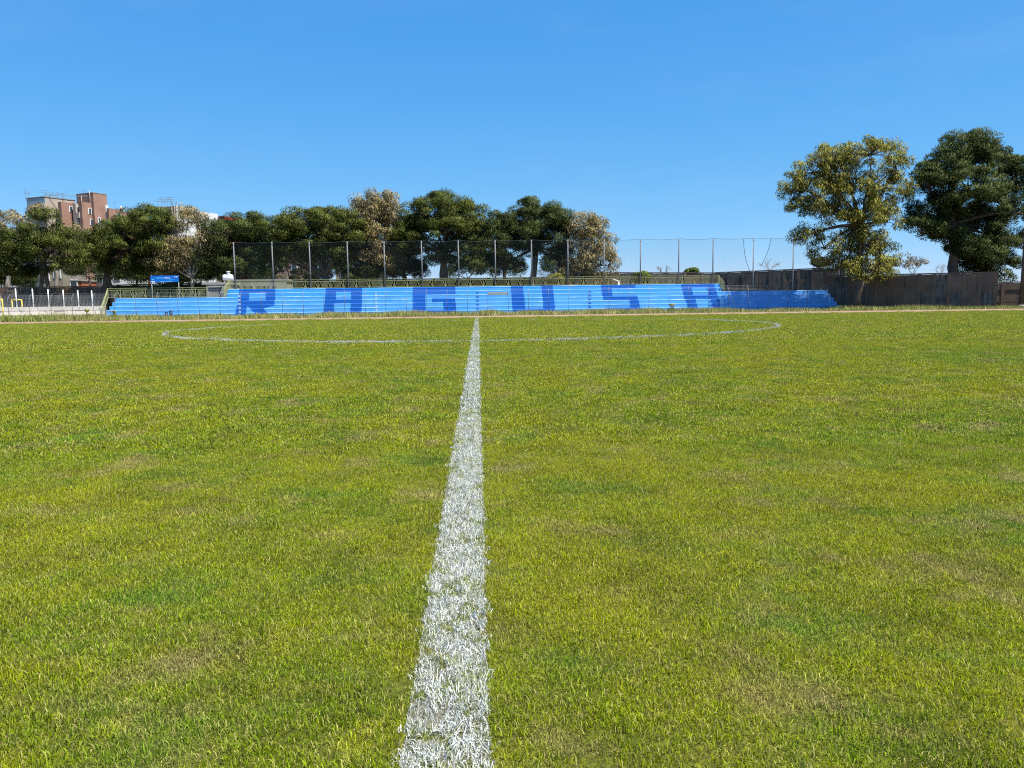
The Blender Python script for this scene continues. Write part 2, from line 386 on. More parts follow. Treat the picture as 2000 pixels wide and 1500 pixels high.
# painted lines: whitened blades
wn = tuft_set('painted_near', K, 'paint_blade', 46, .022, .0165, .0022, 1.45)
wm = tuft_set('painted_mid', K, 'paint_blade', 50, .045, .020, .0050, 1.35)
wf = tuft_set('painted_far', K, 'paint_blade', 40, .045, .030, .011, 1.2)
wc = tuft_set('painted_circle', K, 'paint_blade', 64, .038, .048, .008, .5)
def strip(y0, y1, step, hw):
    n = int((y1-y0)/step); m = max(2, int(round(2*hw/step)))
    yy, xx = np.meshgrid(y0+(np.arange(n)+.5)*step, LX-hw+(np.arange(m)+.5)*2*hw/m, indexing='ij')
    P = np.stack([xx.ravel(), yy.ravel()], 1); P += nr.uniform(-.5, .5, P.shape)*step
    k = np.sin(P[:, 1]*9+3*np.sin(P[:, 1]*2.3))*np.sin(P[:, 0]*37+P[:, 1]*4)+.6*np.sin(P[:, 1]*23+P[:, 0]*61)
    return P[(k < .25) | (nr.uniform(size=len(P)) < .45)]
scatter('halfway_line', with_z(strip(.9, 5.5, .027, LW-.012), .003), wn, K, 'white painted halfway line, its nearest stretch in the foreground', 'structure', .8, 1.2, .2)
scatter('halfway_line', with_z(strip(5.4, 15, .05, LW-.03), .003), wm, K, 'white painted halfway line, middle stretch up to the centre circle', 'structure', .8, 1.2, .2)
scatter('halfway_line', with_z(strip(14.9, 49.9, .10, LW-.03), .003), wf, K, 'white painted halfway line, far narrow stretch ending at the dirt track', 'structure', .8, 1.15, .15)
n = 5200; th = np.arange(n)/n*2*np.pi; rr = CR+nr.uniform(-.02, .02, n)+.02*np.sin(th*9)
P = np.stack([CC[0]+rr*np.cos(th), CC[1]+rr*np.sin(th)], 1)
scatter('centre_circle_line', with_z(P, .003), wc, K, 'thin white painted centre circle crossing the halfway line', 'structure', .7, 1.0, .15)

# ------------------------------------------------------------------ grandstand
SY, TR, RI = 68.0, .38, .345
XL, XR = ax(200, SY), ax(1640, SY); XA, XB = ax(446, SY+6*TR), ax(1406, SY+6*TR)
DARK = {   # dark blue letter strokes per row, top row = 6: (left bottom, right bottom, left top, right top) in photo columns
 6: [(468,538.5),(637,708),(807,890),(998,1022),(1058,1080),(1174,1241),(1330,1395)],
 5: [(466,487,467,487),(519,538.5),(636,657),(686,707.5),(806,890),(998.5,1022.5),(1058.5,1080.5),(1175,1195),(1332,1351),(1381,1398)],
 4: [(465.5,486.5),(519,538),(635,656.5),(686,707),(806,831),(999,1023.5),(1059,1081.5),(1176,1196),(1334,1353),(1383,1400)],
 3: [(465,536),(634,707),(805.5,831),(843.5,889),(999.5,1024.5),(1060,1082),(1178,1245.5),(1336,1403)],
 2: [(462,482),(488,514,482,536),(633,652),(684.5,706.5),(805.5,831),(865,890),(1000,1025),(1060.5,1083),(1230,1248),(1339,1359),(1388.5,1405.5)],
 1: [(459.5,480),(495,521,489,515),(631.5,652),(683.5,705.5),(805.5,831),(866,890.5),(1000.5,1025.5),(1061,1084),(1231,1249.5),(1342,1361.5),(1390,1407)],
 0: [(457.5,478.5),(501,526,496,521),(630,651),(682.5,704),(805,891),(1001,1084),(1184,1251),(1344,1364),(1391.5,1409)]}
def tier(k, x0, x1, depth_end, mats, parent, spans=(), zb=ZG-.05):
    y0 = SY+TR*k; z0 = ZG+RI*k if k else zb; z1 = ZG+RI*(k+1); ch = .045; y1 = y0+TR+.02 if not depth_end else depth_end
    cuts = [(x0, x0, None)]; segs = []; cur = (x0, x0)
    for (lb, rb, lt, rt) in spans:
        segs.append((cur, (lb, lt), 0)); segs.append(((lb, lt), (rb, rt), 1)); cur = (rb, rt)
    segs.append((cur, (x1, x1), 0)); mb = MB()
    for a, b, m in segs:
        nseg = 1
        yr = y0+.006; zl = z1-.10          # riser set back under a projecting slab edge
        mb.face([(a[0], yr, z0), (b[0], yr, z0), (b[1], yr, zl), (a[1], yr, zl)], m)
        mb.face([(a[1], yr, zl), (b[1], yr, zl), (b[1], y0, zl), (a[1], y0, zl)], m)
        mb.face([(a[1], y0, zl), (b[1], y0, zl), (b[1], y0, z1-ch), (a[1], y0, z1-ch)], m)
        mb.face([(a[1], y0, z1-ch), (b[1], y0, z1-ch), (b[1], y0+ch*.8, z1), (a[1], y0+ch*.8, z1)], 2+m)
        mb.face([(a[1], y0+ch*.8, z1), (b[1], y0+ch*.8, z1), (b[1], y1, z1), (a[1], y1, z1)], 4 if depth_end else m)
    for x, s in ((x0, 1), (x1, -1)):
        q = [(x, y0, zb), (x, y0, z1-ch), (x, y0+ch*.8, z1), (x, y1, z1), (x, y1, zb)]
        mb.face(q if s > 0 else q[::-1], 0)
    mb.face([(x1, y1, zb), (x0, y1, zb), (x0, y1, z1), (x1, y1, z1)], 0)
    return mb.build('tier', mats, parent)
stand = empty('grandstand', ((XA+XB)/2, SY, ZG), 'tall middle section of the blue stepped stand painted with RAGUSA', 'grandstand')
for k in range(7):
    sp = []
    for e in DARK[k]:
        if len(e) == 2: e = (e[0], e[1], e[0], e[1])
        sp.append(tuple(ax(v, SY+TR*k) for v in e))
    tier(k, XA, XB, SY+TR*7+.8 if k == 6 else None, ['sky_blue' if k > 4 else 'pale_blue', 'royal', 'nosing', 'nosing_dark', 'concrete'], stand, sp)
lw = empty('grandstand_wing', ((XL+XA)/2, SY, ZG), 'lower light blue stepped stand section under the blue sign', 'grandstand')
rw = empty('grandstand_wing', ((XR+XB)/2, SY, ZG), 'lower darker blue stepped stand section in dappled tree shade', 'grandstand')
for k in range(5):
    e = SY+TR*5+.8 if k == 4 else None
    tier(k, XL+.10*k, XA-.004, e, ['pale_blue', 'royal', 'nosing', 'nosing', 'concrete'], lw)
    tier(k, XB+.004, XR-.10*k, e, ['mid_blue', 'royal', 'nosing', 'nosing', 'concrete'], rw)
# flights of half steps
def flight(px, wd, par, rows, side):
    for k in rows:
        y0 = SY+TR*k; x = ax(px, y0); mb = MB(); z0 = ZG+RI*k-.0; z1 = z0+RI*.5
        mb.box((x, y0-TR*.25+.002, (z0+z1)/2-.001), (wd, TR*.5-.03, RI*.5)); mb.build('stair_step', side, par)
flight(468, .14, stand, range(1, 6), 'step_sunlit'); flight(735, .14, stand, range(1, 6), 'step_sunlit')  # left flights: their sunlit sides painted in
flight(933, .16, stand, range(1, 6), 'royal'); flight(1152, .16, stand, range(1, 6), 'royal'); flight(1388, .16, stand, range(1, 6), 'royal')  # right flights: shade on their sides put in as dark blue
# grey board fixed low on the fence
mb = MB(); a = at(953, 576.5, 66.3); b = at(992, 570, 66.3); mb.box(((a[0]+b[0])/2, 66.35, (a[2]+b[2])/2), (b[0]-a[0], .03, abs(b[2]-a[2])))
board_geo = mb

# ------------------------------------------------------------------ pitch side fence
def ribbons(fn, nu, nv, wd, su=1, sv=1, skip=None):
    """a net of thin strings over the patch fn(u, v)"""
    mb = MB(); h = wd/2
    for i in range(nu+1):
        pts = [np.array(fn(i/nu, j/sv)) for j in range(sv+1)]
        for j, (p, q) in enumerate(zip(pts, pts[1:])):
            if skip and skip(i/nu, (j+.5)/sv): continue
            mb.face([p+(-h, 0, 0), p+(h, 0, 0), q+(h, 0, 0), q+(-h, 0, 0)])
    for j in range(nv+1):
        pts = [np.array(fn(i/su, j/nv)) for i in range(su+1)]
        for i, (p, q) in enumerate(zip(pts, pts[1:])):
            if skip and skip((i+.5)/su, j/nv): continue
            mb.face([p+(0, 0, -h), q+(0, 0, -h), q+(0, 0, h), p+(0, 0, h)])
    return mb
FY = 66.3
fx0 = ax(953, FY); fdx = (ax(1422, FY)-ax(469, FY))/24
fpos = [fx0+fdx*i for i in range(-25, 20)]
fen = empty('mesh_fence', (fx0, FY, ZG), 'low wire mesh fence with bent post tops in front of the stand', 'fence')
FH, FA = 1.80, .36
for i, x in enumerate(fpos):
    mb = MB(); lean = .0
    mb.tube([(x, FY, ZG-.1), (x, FY, ZG+FH), (x, FY+.38, ZG+FH+FA)], .018, 5); mb.build('fence_post', 'pole', fen)
for x0, x1 in zip(fpos, fpos[1:]):
    mb = ribbons(lambda u, v: (x0+(x1-x0)*u, FY-.03, ZG+.05+(FH-.05)*v), 12, 14, .0028)
    for v in (0, .33, .66, 1): mb.tube([(x0, FY+.38*v, ZG+FH+FA*v), (x1, FY+.38*v, ZG+FH+FA*v)], .006, 3)
    tag(mb.build('wire_mesh', 'wire', fen), kind='stuff')
for i in (9, 15, 37):          # slanting braces
    x = fpos[i]; mb = MB(); mb.tube([(x, FY+.03, ZG+FH-.2), (x+.75, FY+.03, ZG)], .014, 5); mb.build('brace', 'pole', fen)
board_geo.build('grey_board', 'bluegrey', fen)

# ------------------------------------------------------------------ ball stop net
NY = SY+TR*7+.5
NX = [456, 531, 604, 678, 750, 823, 895, 967, 1038, 1109, 1180, 1251, 1326, 1393, 1472, 1550, 1640]
net = empty('ball_stop_net', (ax(1000, NY), NY, ZG), 'tall dark ball stop netting on grey poles behind the stand', 'netting')
ntop = []
for i, px in enumerate(NX):
    top = az(px, 473-(px-456)*.0075, NY); x = ax(px, NY, 480); ntop.append((x, top)); mb = MB()
    zb = ZG+RI*7-.05 if px < 1410 else ZG-.1
    mb.tube([(x, NY, zb), (x, NY, top)], .055, 8); mb.build('net_pole', 'pole', net)
for i in range(16):
    (x0, t0), (x1, t1) = ntop[i], ntop[i+1]; zb = ZG+RI*7+.55; sg = .05+.06*random.Random(i).random()
    def fn(u, v): return (x0+(x1-x0)*u, NY-.07+.06*math.sin(u*9+v*4), zb+(t0+(t1-t0)*u-sg*math.sin(math.pi*u)-zb)*v)
    skip = None
    if i == 13: skip = lambda u, v: u > .72+.28*(1-v)**2
    if i == 14: skip = lambda u, v: u < .42-.42*(1-v)**1.5
    if i == 15: skip = lambda u, v: u > .5 or v < .3
    w_ = .0024
    mb = ribbons(fn, 44, 62, w_, 12, 12, skip)
    mb.tube([fn(u, 1) for u in np.linspace(0, 1 if i != 15 else .5, 9)], .012, 4)
    if i == 13: mb.tube([fn(.74+.25*(1-v)**2, v) for v in np.linspace(.1, 1, 9)], .022, 4)
    if i == 14: mb.tube([fn(.42-.40*(1-v)**1.5, v) for v in np.linspace(.3, 1, 9)], .02, 4)
    tag(mb.build('netting', 'net', net), kind='stuff')

# ------------------------------------------------------------------ railings
def railing(name, x0, x1, Y, z, h, label, step=.095, bay=1.16, second=.16):
    o = empty(name, ((x0+x1)/2, Y, z), label, 'railing'); n = max(1, int(round((x1-x0)/bay))); d = (x1-x0)/n
    mb = MB(); mb.box(((x0+x1)/2, Y, z+h), (x1-x0, .05, .045)); mb.build('top_rail', 'olive', o)
    mb = MB(); mb.box(((x0+x1)/2, Y, z+h-second), (x1-x0, .05, .065)); mb.build('middle_rail', 'olive', o)
    mb = MB(); mb.box(((x0+x1)/2, Y, z+.10), (x1-x0, .04, .04)); mb.build('bottom_rail', 'olive', o)
    for i in range(n+1):
        x = x0+d*i; mb = MB(); mb.box((x, Y, z+h/2), (.05, .05, h)); mb.build('railing_post', 'olive', o)
        for s in (-1, 1):
            if 0 < i < n:
                mb = MB(); mb.tube([(x+s*.05, Y, z+.1), (x+s*.27, Y, z+h-second)], .02, 4); mb.build('strut', 'olive', o)
        if i < n:
            mb = MB(); m = int(d*.62/step)
            for j in range(m): mb.box((x+d*.5+(j-(m-1)/2)*step, Y, z+(h-second+.1)/2), (.022, .018, h-second-.1))
            tag(mb.build('balusters', 'olive', o), kind='stuff')
    return o
YL = SY+TR*5+.55; YM = SY+TR*7+.62
railing('railing', ax(212, YL), ax(407, YL), YL, ZG+RI*5, .90, 'olive green railing behind the low left part of the stand')
railing('railing', ax(447, YM), ax(1404, YM), YM, ZG+RI*7, .80, 'long olive green railing along the top of the main stand')
def sloped(p, q, h, label):
    o = empty('sloped_railing', (p[0], p[1], p[2]), label, 'railing'); p, q = np.array(p, float), np.array(q, float); up = np.array((0, 0, h))
    for nm, a, b, r in (('top_rail', p+up, q+up, .035), ('middle_rail', p+up*.8, q+up*.8, .03), ('bottom_rail', p+up*.12, q+up*.12, .025)):
        mb = MB(); mb.tube([a, b], r, 4); mb.build(nm, 'olive', o)
    for t in (0, .5, 1): mb = MB(); c = p+(q-p)*t; mb.tube([c, c+up], .03, 4); mb.build('railing_post', 'olive', o)
    mb = MB()
    for t in np.linspace(.06, .94, 15): c = p+(q-p)*t; mb.tube([c+up*.12, c+up*.8], .013, 4)
    tag(mb.build('balusters', 'olive', o), kind='stuff'); return o
xl = XL-.12; sloped((xl, SY-.1, ZG), (ax(212, YL), YL, ZG+RI*5), .9, 'sloping olive railing down the left end of the stand')
sloped((XA-.12, SY+TR*4.2, ZG+RI*5), (XA-.08, YM, ZG+RI*7), .85, 'short sloping olive railing beside the grey hut')
sloped((XB+.14, SY+TR*4.2, ZG+RI*5), (XB+.08, YM, ZG+RI*7), .85, 'short sloping olive railing at the right end of the main stand')

# ------------------------------------------------------------------ blue sign
def sign():
    Y = YL-.35; a = at(294.5, 552, Y); b = at(349, 538, Y); zt = b[2]; zb = az(322, 551, Y); x0, x1 = a[0], ax(349, Y, 545)
    o = empty('blue_sign', ((x0+x1)/2, Y, ZG+RI*5), 'wide blue notice board on two grey posts above the stand', 'sign')
    mb = MB(); mb.box(((x0+x1)/2, Y, (zt+zb)/2), (x1-x0, .05, zt-zb)); mb.build('panel', 'sign', o)
    for x in (x0+.05, x1-.05): mb = MB(); mb.tube([(x, Y+.06, ZG+RI*5-.02), (x, Y+.06, zt+.02)], .035, 6); mb.build('sign_post', 'galv', o)
    W, H = x1-x0, zt-zb; rg = random.Random(3)
    def mark(u0, u1, v0, v1, mat, name='lettering'):
        mb = MB(); mb.box((x0+W*(u0+u1)/2, Y-.028, zb+H*(v0+v1)/2), (W*(u1-u0), .006, H*(v1-v0))); mb.build(name, mat, o)
    u = .22
    while u < .72:                      # faint capitals
        d = rg.uniform(.018, .032); mark(u, u+d*.55, .52, .76, 'signpale' if u < .48 else 'signwhite'); u += d*1.35
    mark(.04, .13, .34, .50, 'signpale'); mark(.60, .84, .28, .36, 'signpale'); mark(.32, .77, .04, .13, 'signpale')
    mark(.02, .155, .03, .16, 'signwhite'); mark(.85, .895, .74, .86, 'signwhite', 'emblem'); mark(.915, .96, .72, .88, 'signwhite', 'emblem')
sign()

# ------------------------------------------------------------------ hut, tank, low block, bins, bench end
def hut():
    Y = 72.4; x0, x1 = ax(403, Y, 570), ax(449, Y, 570); zt = az(420, 556, Y); zr = az(420, 551.5, Y)
    o = empty('concrete_hut', ((x0+x1)/2, Y+1.5, ZG), 'small flat roofed grey concrete hut beside the stand', 'hut')
    mb = MB(); mb.box(((x0+x1)/2, Y+1.5, (zt+ZG)/2), (x1-x0, 3, zt-ZG)); mb.build('wall', 'concrete', o)
    mb = MB(); mb.box(((x0+x1)/2-.12, Y+1.5, (zt+zr)/2+.001), (x1-x0+.5, 3.08, zr-zt)); mb.build('roof', 'concrete', o)
    a, b = ax(410, Y, 564), ax(432, Y, 564); z = az(420, 565, Y); mb = MB(); mb.box(((a+b)/2, Y-.01, z), (b-a, .06, .16)); win = mb.build('window', 'glass', o)
    n = 8
    for i in range(n): mb = MB(); mb.box((a+(b-a)*(i+.5)/n, Y-.05, z), (.02, .02, .2)); mb.build('window_bar', 'concrete', win)
    mb = MB(); mb.box(((a+b)/2, Y-.04, z+.2), (b-a+.2, .12, .05)); mb.build('lintel', 'concrete', o)
    return x0, x1, zr
hut()
def tank():
    Y = 74.2; c = at(445.5, 542.5, Y); r = 6.2*Y/F; L = 19*Y/F
    o = empty('water_tank', (c[0], Y, c[2]-r-.12), 'white cylindrical water tank lying on the hut roof', 'water tank')
    mb = MB(); xs = np.array([-.5, -.47, -.40, 0, .40, .47, .5])*L; rs = np.array([.55, .82, 1, 1, 1, .82, .55])*r
    mb.tube([(c[0]+x, Y, c[2]) for x in xs], list(rs), 16); mb.build('shell', 'tank', o)
    mb = MB(); mb.tube([(c[0]+.05, Y, c[2]+r*.9), (c[0]+.05, Y, c[2]+r*1.75)], [.16, .14], 10); mb.build('filler_neck', 'tank', o)
    mb = MB(); mb.tube([(c[0]+.05, Y, c[2]+r*1.7), (c[0]+.05, Y, c[2]+r*1.95)], .18, 10); mb.build('lid', 'tank', o)
    for s in (-.28, .28): mb = MB(); mb.box((c[0]+s*L, Y, c[2]-r-.02), (.12, r*1.5, .3)); mb.build('cradle', 'concrete', o)
tank()
def low_block():
    Y = 76.0; x0, x1 = ax(450, Y, 555), ax(560, Y, 555); zt = az(500, 549, Y)
    o = empty('changing_block', ((x0+x1)/2, Y+2, ZG), 'long low grey concrete block with a row of small windows behind the stand', 'building')
    mb = MB(); mb.box(((x0+x1)/2, Y+2, (zt+ZG)/2), (x1-x0, 4, zt-ZG)); mb.build('wall', 'concrete', o)
    mb = MB(); mb.box(((x0+x1)/2, Y+2, zt+.08), (x1-x0+.3, 4.08, .16)); mb.build('roof', 'concrete', o)
    for px in (455, 463, 476, 486, 502, 512, 519, 533): 
        a = ax(px, Y, 560); mb = MB(); mb.box((a+.17, Y-.01, az(px, 560.5, Y)), (.36, .06, .2)); w_ = mb.build('window', 'glass', o)
        mb = MB(); mb.box((a+.17, Y-.03, az(px, 560.5, Y)-.13), (.42, .08, .05)); mb.build('sill', 'concrete', w_)
low_block()
def bin_(px0, px1, pt, label):
    Y = 67.4; x0, x1 = ax(px0, Y), ax(px1, Y); z1 = az(px0, pt, Y); o = empty('litter_bin', ((x0+x1)/2, Y, ZG), label, 'litter bin', 'bins at the foot of the stand')
    c = (x0+x1)/2; wd = (x1-x0)/2; mb = MB(); mb.tube([(c, Y, ZG-.02), (c, Y, z1-.08)], [wd*.8, wd], 10); mb.build('body', 'bin', o)
    mb = MB(); mb.tube([(c, Y, z1-.08), (c, Y, z1-.03), (c, Y, z1)], [wd*1.08, wd*1.05, wd*.5], 10); mb.build('lid', 'bin', o)
bin_(321, 326.5, 609, 'smaller navy litter bin at the foot of the left stand'); bin_(329, 336, 606, 'larger navy litter bin at the foot of the left stand')
def bench_end():
    Y = YM+1.0; a = at(1196, 545, Y); b = at(1208, 549, Y); zb = ZG+RI*6; o = empty('shelter_frame', (b[0], Y, zb), 'pale bent concrete arm standing behind the letter S of the stand', 'arm')
    mb = MB(); mb.tube([(b[0]-.15, Y, ZG), (b[0]+.03, Y, b[2]-.05)], [.12, .10], 6); mb.build('upright', 'limestone', o)
    mb = MB(); mb.tube([(b[0]+.08, Y, b[2]-.06), (a[0], Y, a[2])], [.09, .05], 6); mb.build('bracket', 'limestone', o)
bench_end()

# ------------------------------------------------------------------ walls
def panel_wall(name, p, q, zt0, zt1, mats, label, n, cat='wall', thick=.25, seed=1, pil=.10, sub=2):
    """a wall of cast panels between pilasters from p to q"""
    p, q = np.array(p, float), np.array(q, float); d = q-p; L = np.hypot(*d); rz = math.atan2(d[1], d[0]); rg = random.Random(seed)
    o = empty(name, ((p[0]+q[0])/2, (p[1]+q[1])/2, ZG), label, cat)
    for i in range(n):
        c = p+d*(i+.5)/n; zt = zt0+(zt1-zt0)*(i+.5)/n; H = zt-ZG
        for j in range(sub):
            za, zb_ = ZG-.05+H*j/sub, ZG+H*(j+1)/sub-.025
            off = rg.uniform(-.03, .03); mb = MB()
            mb.box((c[0]-math.sin(rz)*off, c[1]+math.cos(rz)*off, (za+zb_)/2), (L/n-.05, thick, zb_-za), rz); mb.build('panel', rg.choice(mats), o)
        mb = MB(); mb.box((c[0], c[1], (ZG+zt)/2-.05), (L/n+.001, thick*.55, H-.05), rz); mb.build('core', mats[0], o)
    for i in range(n+1):
        c = p+d*i/n; zt = zt0+(zt1-zt0)*i/n; mb = MB()
        if rg.random() < .8: mb.box((c[0], c[1], (ZG-.05+zt)/2), (.28, thick+pil, zt-ZG+.04), rz); mb.build('pilaster', mats[-1], o)
    mb = MB(); c = (p+q)/2
    for i in range(n):
        a, b = p+d*i/n, p+d*(i+1)/n; za, zb_ = zt0+(zt1-zt0)*i/n, zt0+(zt1-zt0)*(i+1)/n; nx, ny = -d[1]/L*(thick*.62), d[0]/L*(thick*.62)
        mb.hexa([(a[0]-nx, a[1]-ny, za), (b[0]-nx, b[1]-ny, zb_), (b[0]+nx, b[1]+ny, zb_), (a[0]+nx, a[1]+ny, za), (a[0]-nx, a[1]-ny, za+.1), (b[0]-nx, b[1]-ny, zb_+.1), (b[0]+nx, b[1]+ny, zb_+.1), (a[0]+nx, a[1]+ny, za+.1)])
    mb.build('coping', mats[0], o); return o
panel_wall('boundary_wall', (ax(560, 81.5), 81.5), (ax(1130, 81.8), 81.8), az(700, 547, 80), az(1100, 541, 80), ['shadewall'], 'long dark wall behind the railing under the pine trees', 16)
panel_wall('boundary_wall', (ax(1110, 81), 81.6), (ax(1405, 79), 79), az(1200, 532, 81), az(1400, 534, 79), ['brownwall', 'darkwall'], 'brown stained wall with plants along its top, behind letters S and A', 9, sub=3, seed=4)
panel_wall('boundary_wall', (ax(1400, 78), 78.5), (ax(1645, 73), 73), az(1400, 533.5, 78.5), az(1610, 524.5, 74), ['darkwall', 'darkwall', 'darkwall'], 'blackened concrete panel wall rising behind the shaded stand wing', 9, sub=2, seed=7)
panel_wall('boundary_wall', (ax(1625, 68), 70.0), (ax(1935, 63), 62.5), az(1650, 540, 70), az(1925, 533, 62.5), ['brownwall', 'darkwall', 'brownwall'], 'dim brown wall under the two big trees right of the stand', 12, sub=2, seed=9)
panel_wall('boundary_wall', (ax(1932, 64), 64.5), (ax(2150, 62), 61.5), az(1950, 553, 64), az(2100, 549, 62), ['brownwall'], 'lower sunlit wall piece at the far right edge', 7, sub=4, seed=12)
panel_wall('boundary_wall', (ax(-90, 79), 79), (ax(204, 79), 79), az(0, 563, 79), az(200, 560, 79), ['brownwall', 'darkwall'], 'dark reddish wall behind the white posts at the far left', 11, sub=1, seed=15)
panel_wall('boundary_wall', (ax(204, 79.5), 79.5), (ax(560, 79.5), 79.5), az(300, 557, 79), az(500, 551, 79), ['shadewall'], 'dark wall below the trees behind the blue sign', 12, sub=1, seed=16)
# steel door in the right wall
o = empty('steel_door', (ax(1745, 66.3), 66.9, ZG), 'double grey metal door set in the dim brown wall', 'door')
for px0, px1 in ((1730, 1757.5), (1759, 1790)):
    mb = MB(); c = (px0+px1)/2; Yd = 70-(c-1625)/310*7.5-.35; a, b = ax(px0, Yd), ax(px1, Yd); zt = az(c, 562, Yd)
    mb.box(((a+b)/2, Yd, (zt+ZG)/2), (b-a, .06, zt-ZG), math.atan2(-7.5, 14.5)); mb.build('door_leaf', 'greyplaster', o)
# limestone low wall on the left: two courses of blocks and a ledge
lwall = empty('limestone_wall', (ax(80, 69), 69, ZG), 'low white limestone block wall at the left end of the stand', 'wall')
rg = random.Random(8); zt = az(100, 598, 69); xe = XL-.3
for j in range(3):
    x = ax(-60, 69)+rg.uniform(0, .3); H = (zt-ZG)/3
    while x < xe-.2:
        l = min(rg.uniform(.55, 1.05), xe-x); mb = MB(); mb.box((x+l/2, 69+(.0 if j else -.25)+rg.uniform(-.04, .04), ZG-.02+H*(j+.5)), (l-.035, .5+(.4 if j == 0 else 0), H-.03), rg.uniform(-.01, .01)); mb.build('stone_block', 'limestone', lwall); x += l
mb = MB(); mb.box(((ax(-60, 69)+xe)/2, 69.1, (ZG+zt)/2-.03), (xe-ax(-60, 69), .3, zt-ZG-.06)); mb.build('mortar_core', 'beige', lwall)
# fence of white posts standing on it
pf = empty('post_fence', (ax(100, 69), 69.1, zt), 'row of tall white posts with wire on the limestone wall', 'fence')
for pxb, pt in ((-30, 562.5), (1, 563), (33, 563.6), (65.7, 564), (96, 565), (125.4, 566.4), (154, 567), (181, 567.5)):
    x = ax(pxb, 69.1, 600); z1 = az(pxb, pt, 69.1); mb = MB(); mb.tube([(x, 69.1, zt-.1), (x, 69.1, z1)], .05, 6); mb.build('white_post', 'frame', pf)
mb = ribbons(lambda u, v: (ax(-40, 69.1)+(XL-.4-ax(-40, 69.1))*u, 69.14, zt+.02+.9*v), 90, 10, .008); tag(mb.build('wire_mesh', 'galv', pf), kind='stuff')
# yellow goal posts
def goal(pxs, pt, Y, label, bar):
    o = empty('yellow_goal', (ax(pxs[0], Y), Y, ZG), label, 'goal frame'); z1 = az(pxs[0], pt, Y)
    for px in pxs: mb = MB(); x = ax(px, Y); mb.tube([(x, Y, ZG-.05), (x, Y, z1)], .05, 8); mb.build('post', 'yellow', o)
    if bar: mb = MB(); mb.tube([(ax(pxs[0], Y)-.03, Y, z1), (ax(pxs[1], Y)+.03, Y, z1)], .05, 8); mb.build('crossbar', 'yellow', o)
goal((-38, 4.5), 585, 64.8, 'tall yellow goal frame cut off by the left picture edge', True); goal((23.5, 42.5), 586, 71.5, 'small yellow goal frame behind the limestone wall', True)

# ------------------------------------------------------------------ weeds
def tri_blades(P, h, wd, lean):
    n = len(P); h = h*nr.uniform(.4, 1.3, n); a = nr.uniform(0, 6.283, n); s = np.stack([np.cos(a), np.sin(a), np.zeros(n)], 1)*(wd*nr.uniform(.6, 1.4, n))[:, None]/2
    d = np.stack([nr.normal(0, lean, n), nr.normal(0, lean, n), np.ones(n)], 1)*h[:, None]
    V = np.stack([P-s, P+s, P+d], 1).reshape(-1, 3); return V, np.arange(n*3).reshape(-1, 3)
n = 60000; P = np.stack([nr.uniform(-52, 52, n), 58+9.2*nr.beta(1.9, 1.1, n), np.full(n, ZG-.03)], 1)
lump = .5+.5*np.sin(P[:, 0]*1.1+2*np.sin(P[:, 0]*.37))*np.sin(P[:, 0]*.43+1)+.35*np.sin(P[:, 0]*4.3+P[:, 1]*2)
P = P[nr.uniform(size=n) < np.clip(.45+.5*lump, .2, 1)]
lump = .5+.5*np.sin(P[:, 0]*1.1+2*np.sin(P[:, 0]*.37))*np.sin(P[:, 0]*.43+1)
hh = (.20+.26*np.clip(lump, 0, 1)+.16*(P[:, 0] < -30)-.06*(P[:, 0] > 22))
V, T = tri_blades(P, hh, .05, .35)
tag(link('weeds', np_mesh('weeds', V, T), 'weed'), 'strip of dry and green weeds between the dirt track and the stand', 'weeds', kind='stuff')
n = 9000; P = np.stack([nr.uniform(-60, -32.5, n), nr.uniform(59.5, 68.2, n), np.full(n, ZG-.03)], 1); V, T = tri_blades(P, .42, .06, .5)
tag(link('weeds', np_mesh('weeds', V, T), 'bush'), 'lush green weeds in front of the limestone wall', 'weeds', kind='stuff')
n = 5000; P = np.stack([nr.uniform(30, 56, n), nr.uniform(60.5, 66, n), np.full(n, ZG-.03)], 1); V, T = tri_blades(P, .22, .06, .5)
tag(link('weeds', np_mesh('weeds', V, T), 'bush'), 'green grass tufts at the foot of the right wall', 'weeds', kind='stuff')

